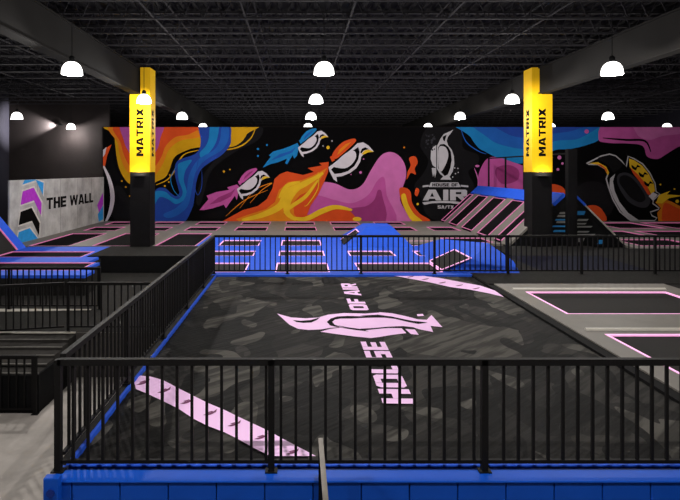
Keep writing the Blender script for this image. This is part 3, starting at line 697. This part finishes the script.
fr = thing('safety_frame', (-2.77, 6.36, 0), 'blue padded frame holding the camouflage airbag', 'frame')
MB().box(-2.76, 8.5, 6.15, 6.5, COURT-.025, COURT, M_BLUED).build('front_beam', fr, bevel=.012)
MB().box(-2.67, 8.5, 6.44, 6.5, COURT, COURT+.025, M_BLUE).build('edge_roll', fr, bevel=.01)
MB().box(-2.73, -2.685, 6.52, 18.28, COURT-.2, COURT, M_BLUE).build('side_beam', fr, bevel=.012)
MB().box(-2.88, 5.75, 18.28, 18.56, COURT-.26, COURT, M_BLUE).build('rear_beam', fr, bevel=.012)
MB().box(5.72, 5.78, 6.52, 18.28, COURT-.4, COURT-.02, M_BLACK).build('side_beam', fr)
MB().box(-2.73, -2.524, 6.17, 6.23, .05, COURT-.028, M_BLUED).build('front_pad', fr, bevel=.010)
x = -2.518; i = 0
while x < 8.4:
    MB().box(x+.006, x+.531, 6.17, 6.23, .05, COURT-.028, M_BLUED).build('front_pad', fr, bevel=.010); x += .537
mb = MB(); mb.box(-2.785, -2.62, 6.06, 6.16, COURT-.22, COURT+.08, M_BLUED); mb.build('corner_bracket', fr, bevel=.01)
mb = MB(); mb.rod((-2.70, 6.045, COURT-.08), (-2.70, 6.07, COURT-.08), .045, mat('bolt_blue', (12, 40, 120), .4), 16); mb.build('bolt', fr)
MB().box(-2.83, -2.735, 6.52, 18.28, .02, COURT-.01, M_BLACK).build('side_skirt', fr)

# ================================================================== RAILINGS
def railing(name, p, q, base, height, label, bay=2.44, gap=.17, post=.036, pk=.0155, rail=.036, rh=.036, group=None, postoff=0, drop=.0, ends=(True, True), bot=.115):
    p = Vector((p[0], p[1], base)); q = Vector((q[0], q[1], base)); L = (q-p).length; d = (q-p)/L
    r = thing(name, p, label, 'railing', group)
    mb = MB(); z = Vector((0, 0, height-rh)); mb.bar(p+z, q+z, rail, M_RAIL, rh); mb.build('top_rail', r)
    mb = MB(); z = Vector((0, 0, bot)); mb.bar(p+z, q+z, .02, M_RAIL, .02); mb.build('bottom_rail', r)
    posts = []
    t = postoff
    while t <= L+1e-3:
        if (t > .01 or ends[0]) and (t < L-.01 or ends[1]): posts.append(t)
        t += bay
    pos = None
    for t in posts:
        a = p+d*t
        if pos is None:
            mb = MB(); mb.bar((0,0,-drop), (0,0,height-.01), post, M_RAIL, post, up=d.cross(Vector((0,0,1))))
            pos = mb.build('post', r, origin=(0,0,0)); pos.location = a-p
            fp = MB().box(-.07, .07, -.055, .055, 0, .014, M_RAIL).build('base_plate', pos, origin=(0,0,0)); fp.location = (0,0,0)
        else:
            c_ = copypart(pos, r, a); f_ = fp.copy(); COL.objects.link(f_); f_.parent = c_
    first = None; n = int(L/gap); cnt = 0; extra = []
    for i in range(1, n+1):
        t = i*gap
        if t > L-.03 or any(abs(t-s) < post+.015 for s in posts): continue
        a = p+d*t
        if first is None:
            mb = MB(); mb.bar((0,0,bot), (0,0,height-.04), pk, M_RAIL, pk, up=d.cross(Vector((0,0,1)))); first = mb.build('baluster', r, origin=(0,0,0)); first.location = a-p
        elif cnt < 99:
            copypart(first, r, a)
        else: extra.append(a)
        cnt += 1
    if extra:
        mb = MB()
        for a in extra: mb.bar(a+Vector((0,0,bot)), a+Vector((0,0,height-.04)), pk, M_RAIL)
        o = mb.build('baluster', r); o['kind'] = 'stuff'
    return r
HF = 1.29
railing('fence', (-2.745, 6.36), (7.05, 6.36), COURT, HF, 'near black metal fence along the front of the airbag')
railing('fence', (-2.765, 6.53), (-2.79, 18.33), COURT, HF, 'black metal fence along the left side of the airbag', ends=(False, False))
railing('fence', (-2.79, 18.42), (14.4, 18.42), COURT, HF, 'far black metal fence behind the airbag')
railing('fence', (-13.9, 16.4), (-5.85, 16.4), MID, 1.25, 'black railing on the left landing, farther one', bay=2.68, post=.03)
railing('fence', (-5.88, 14.2), (-2.95, 14.2), MID, 1.25, 'black railing on the landing edge right of the steps', bay=2.9, post=.03)
railing('fence', (-5.98, 14.2), (-11.0, 13.0), MID, 1.25, 'black slanting railing above the shallow steps', bay=5.1, post=.03, ends=(False, True))
railing('fence', (-9.8, 11.95), (-5.66, 11.95), 0.0, 1.27, 'short dark railing on concrete in front of the steps', bay=.69*3, post=.035)

# low rail running towards the viewer
r = thing('handrail', (.245, 6.0, 0), 'grey topped low rail running toward the viewer at the bottom', 'handrail')
MB().box(.22, .27, 1.5, 6.03, E-2.95, E-2.91, M_RAILTOP).build('top_rail', r)
MB().box(.222, .262, 5.99, 6.03, 0, E-2.95, M_BLACK).build('post', r)
MB().box(.222, .262, 3.5, 3.54, 0, E-2.95, M_BLACK).build('post', r)
first = None
for i in range(26):
    y = 5.84-.16*i
    if abs(y-3.52) < .05: continue
    if first is None: first = MB().box(-.01, .01, -.01, .01, .1, E-2.95, M_BLACK).build('baluster', r, origin=(0,0,0)); first.location = Vector((.245, y, 0))-r.location
    else: copypart(first, r, (.245, y, 0))
MB().box(.225, .26, 1.5, 6.0, .1, .14, M_BLACK).build('bottom_rail', r)

# ================================================================== PILLARS
def pillar(xc, side, notch):
    w2 = .445; y0 = 24.9; y1 = y0+.89; zb = E-.09
    r = thing('pillar', (xc, y0+w2, COURT), 'square charcoal %s pillar wrapped in yellow MATRIX banner' % side, 'pillar')
    MB().box(xc-w2, xc+w2, y0, y1, COURT, zb, M_PILLAR).build('shaft', r)
    b = MB(); e_ = .012
    b.box(xc-w2-e_, xc+w2+e_, y0-e_, y1+e_, zb, E+3.40, M_YEL)
    # upper part beside the girder
    if notch < 0: b.box(xc+.02, xc+w2+e_, y0-e_, y1+e_, E+3.40, E+4.6, M_YEL)
    else: b.box(xc-w2-e_, xc-.02, y0-e_, y1+e_, E+3.40, E+4.6, M_YEL)
    t0, L, h = E+.62, 2.15, .32
    text(b, 'MATRIX', (xc+h/2, y0-e_-.004, t0), (0,0,1), (-1,0,0), L, h, M_KPRINT, .10)
    s = 1 if notch < 0 else -1
    xx = xc+s*(w2+e_+.004)
    text(b, 'MATRIX', (xx, y0+w2+s*h/2, t0), (0,0,1), (0,-s,0), L, h, M_KPRINT, .10)
    b.build('banner', r, recalc=False)
    # slim up-lighter clipped under the banner
    MB().box(xc-.22, xc+.22, y0-.22, y0-.02, zb-.20, zb-.17, M_BLACK).build('uplight_bracket', r)
    l = bpy.data.lights.new('banner_uplight', 'AREA'); l.shape = 'RECTANGLE'; l.size = .4; l.size_y = .08; l.energy = UPW; l.color = (1, .93, .75)
    lo = bpy.data.objects.new('banner_uplight', l); COL.objects.link(lo); lo.parent = r
    lo.location = Vector((xc, y0-.18, zb-.14))-r.location; lo.rotation_euler = (PI-.55, 0, 0)
UPW = 12
pillar(-7.09, 'left', -1)
pillar(10.95, 'right', 1)

# ================================================================== LAMPS
LZ = E+2.82
LAMPW = 760
protos = {}
def lamp(x, y, label, power=LAMPW, z=LZ):
    r = thing('pendant_lamp', (x, y, z), label, 'lamp', 'white dome pendant lamps')
    if not protos:
        m1 = MB(); R = .30; prof = [(R, 0), (R*1.0, .03)]+[(R*math.cos(a)**.8, .03+.35*math.sin(a)) for a in [i*PI/2/9 for i in range(1, 9)]]+[(.03, .38)]
        m1.lathe(prof, (0,0,0), M_DOME, 28); protos['d'] = m1.build('dome', r, origin=(0,0,0)); protos['d'].location = (0,0,0)
        m2 = MB(); m2.lathe([(.075, .37), (.085, .41), (.085, .5), (.05, .55)], (0,0,0), M_BLACK, 16); protos['c'] = m2.build('cap', r, origin=(0,0,0)); protos['c'].location = (0,0,0)
        m3 = MB(); m3.rod((0,0,.5), (0,0,4.62+E-LZ), .012, M_BLACK, 8); protos['k'] = m3.build('cord', r, origin=(0,0,0)); protos['k'].location = (0,0,0)
    else:
        for q in ('d', 'c', 'k'): copypart(protos[q], r, (x, y, z))
    l = bpy.data.lights.new('lamp_bulb', 'POINT'); l.energy = power; l.shadow_soft_size = .07; l.color = (1, .955, .91)
    lo = bpy.data.objects.new('lamp_bulb', l); COL.objects.link(lo); lo.parent = r; lo.location = (0, 0, -.14)
rows = [(16.4, [(72,'left'),(324,'middle'),(612,'right')], 'nearest row'), (23.4, [(144,'left, before the left pillar'),(316,'middle'),(512,'right')], 'second row'),
        (30.7, [(17,'leftmost'),(182,'second from left'),(311,'middle'),(460,'fourth from left'),(608,'rightmost')], 'third row'),
        (38.1, [(71,'leftmost'),(203,'second from left'),(308,'third from left'),(428,'fourth from left'),(551,'peeping out beside right pillar'),(667,'rightmost')], 'last row behind the mural top')]
for Yr, lst, rn in rows:
    for px, nm in lst:
        lamp(X_at(px, Yr), Yr, 'white dome lamp in the %s, %s' % (rn, nm))
for x in (-6.4, .7, 9.0): lamp(x, 3.2, 'white dome lamp added out of view above the viewer', 1300, E+3.6)  # unseen lamp row added to brighten the near end of the hall

# spotlight washing the dark wall above THE WALL
r = thing('wall_spotlight', (X_at(58, 38.7), 38.82, Z_at(125, 38.7)), 'small black spotlight shining along the dark wall at left', 'spotlight')
mb = MB(); mb.rod((r.location.x+.05, 38.7, r.location.z), (r.location.x+.3, 38.68, r.location.z+.02), .07, M_BLACK, 12); mb.build('can', r)
mb = MB(); mb.bar((r.location.x+.2, 38.7, r.location.z), (r.location.x+.2, 39.0, r.location.z), .02, M_BLACK); mb.build('bracket', r)
l = bpy.data.lights.new('spot_bulb', 'SPOT'); l.energy = 9000; l.spot_size = math.radians(60); l.spot_blend = .9; l.shadow_soft_size = .04; l.color = (1, .97, .95)
lo = bpy.data.objects.new('spot_bulb', l); COL.objects.link(lo); lo.parent = r; lo.location = (0, 0, 0)
lo.rotation_euler = Vector((-1, .05, -.01)).to_track_quat('-Z', 'Y').to_euler()
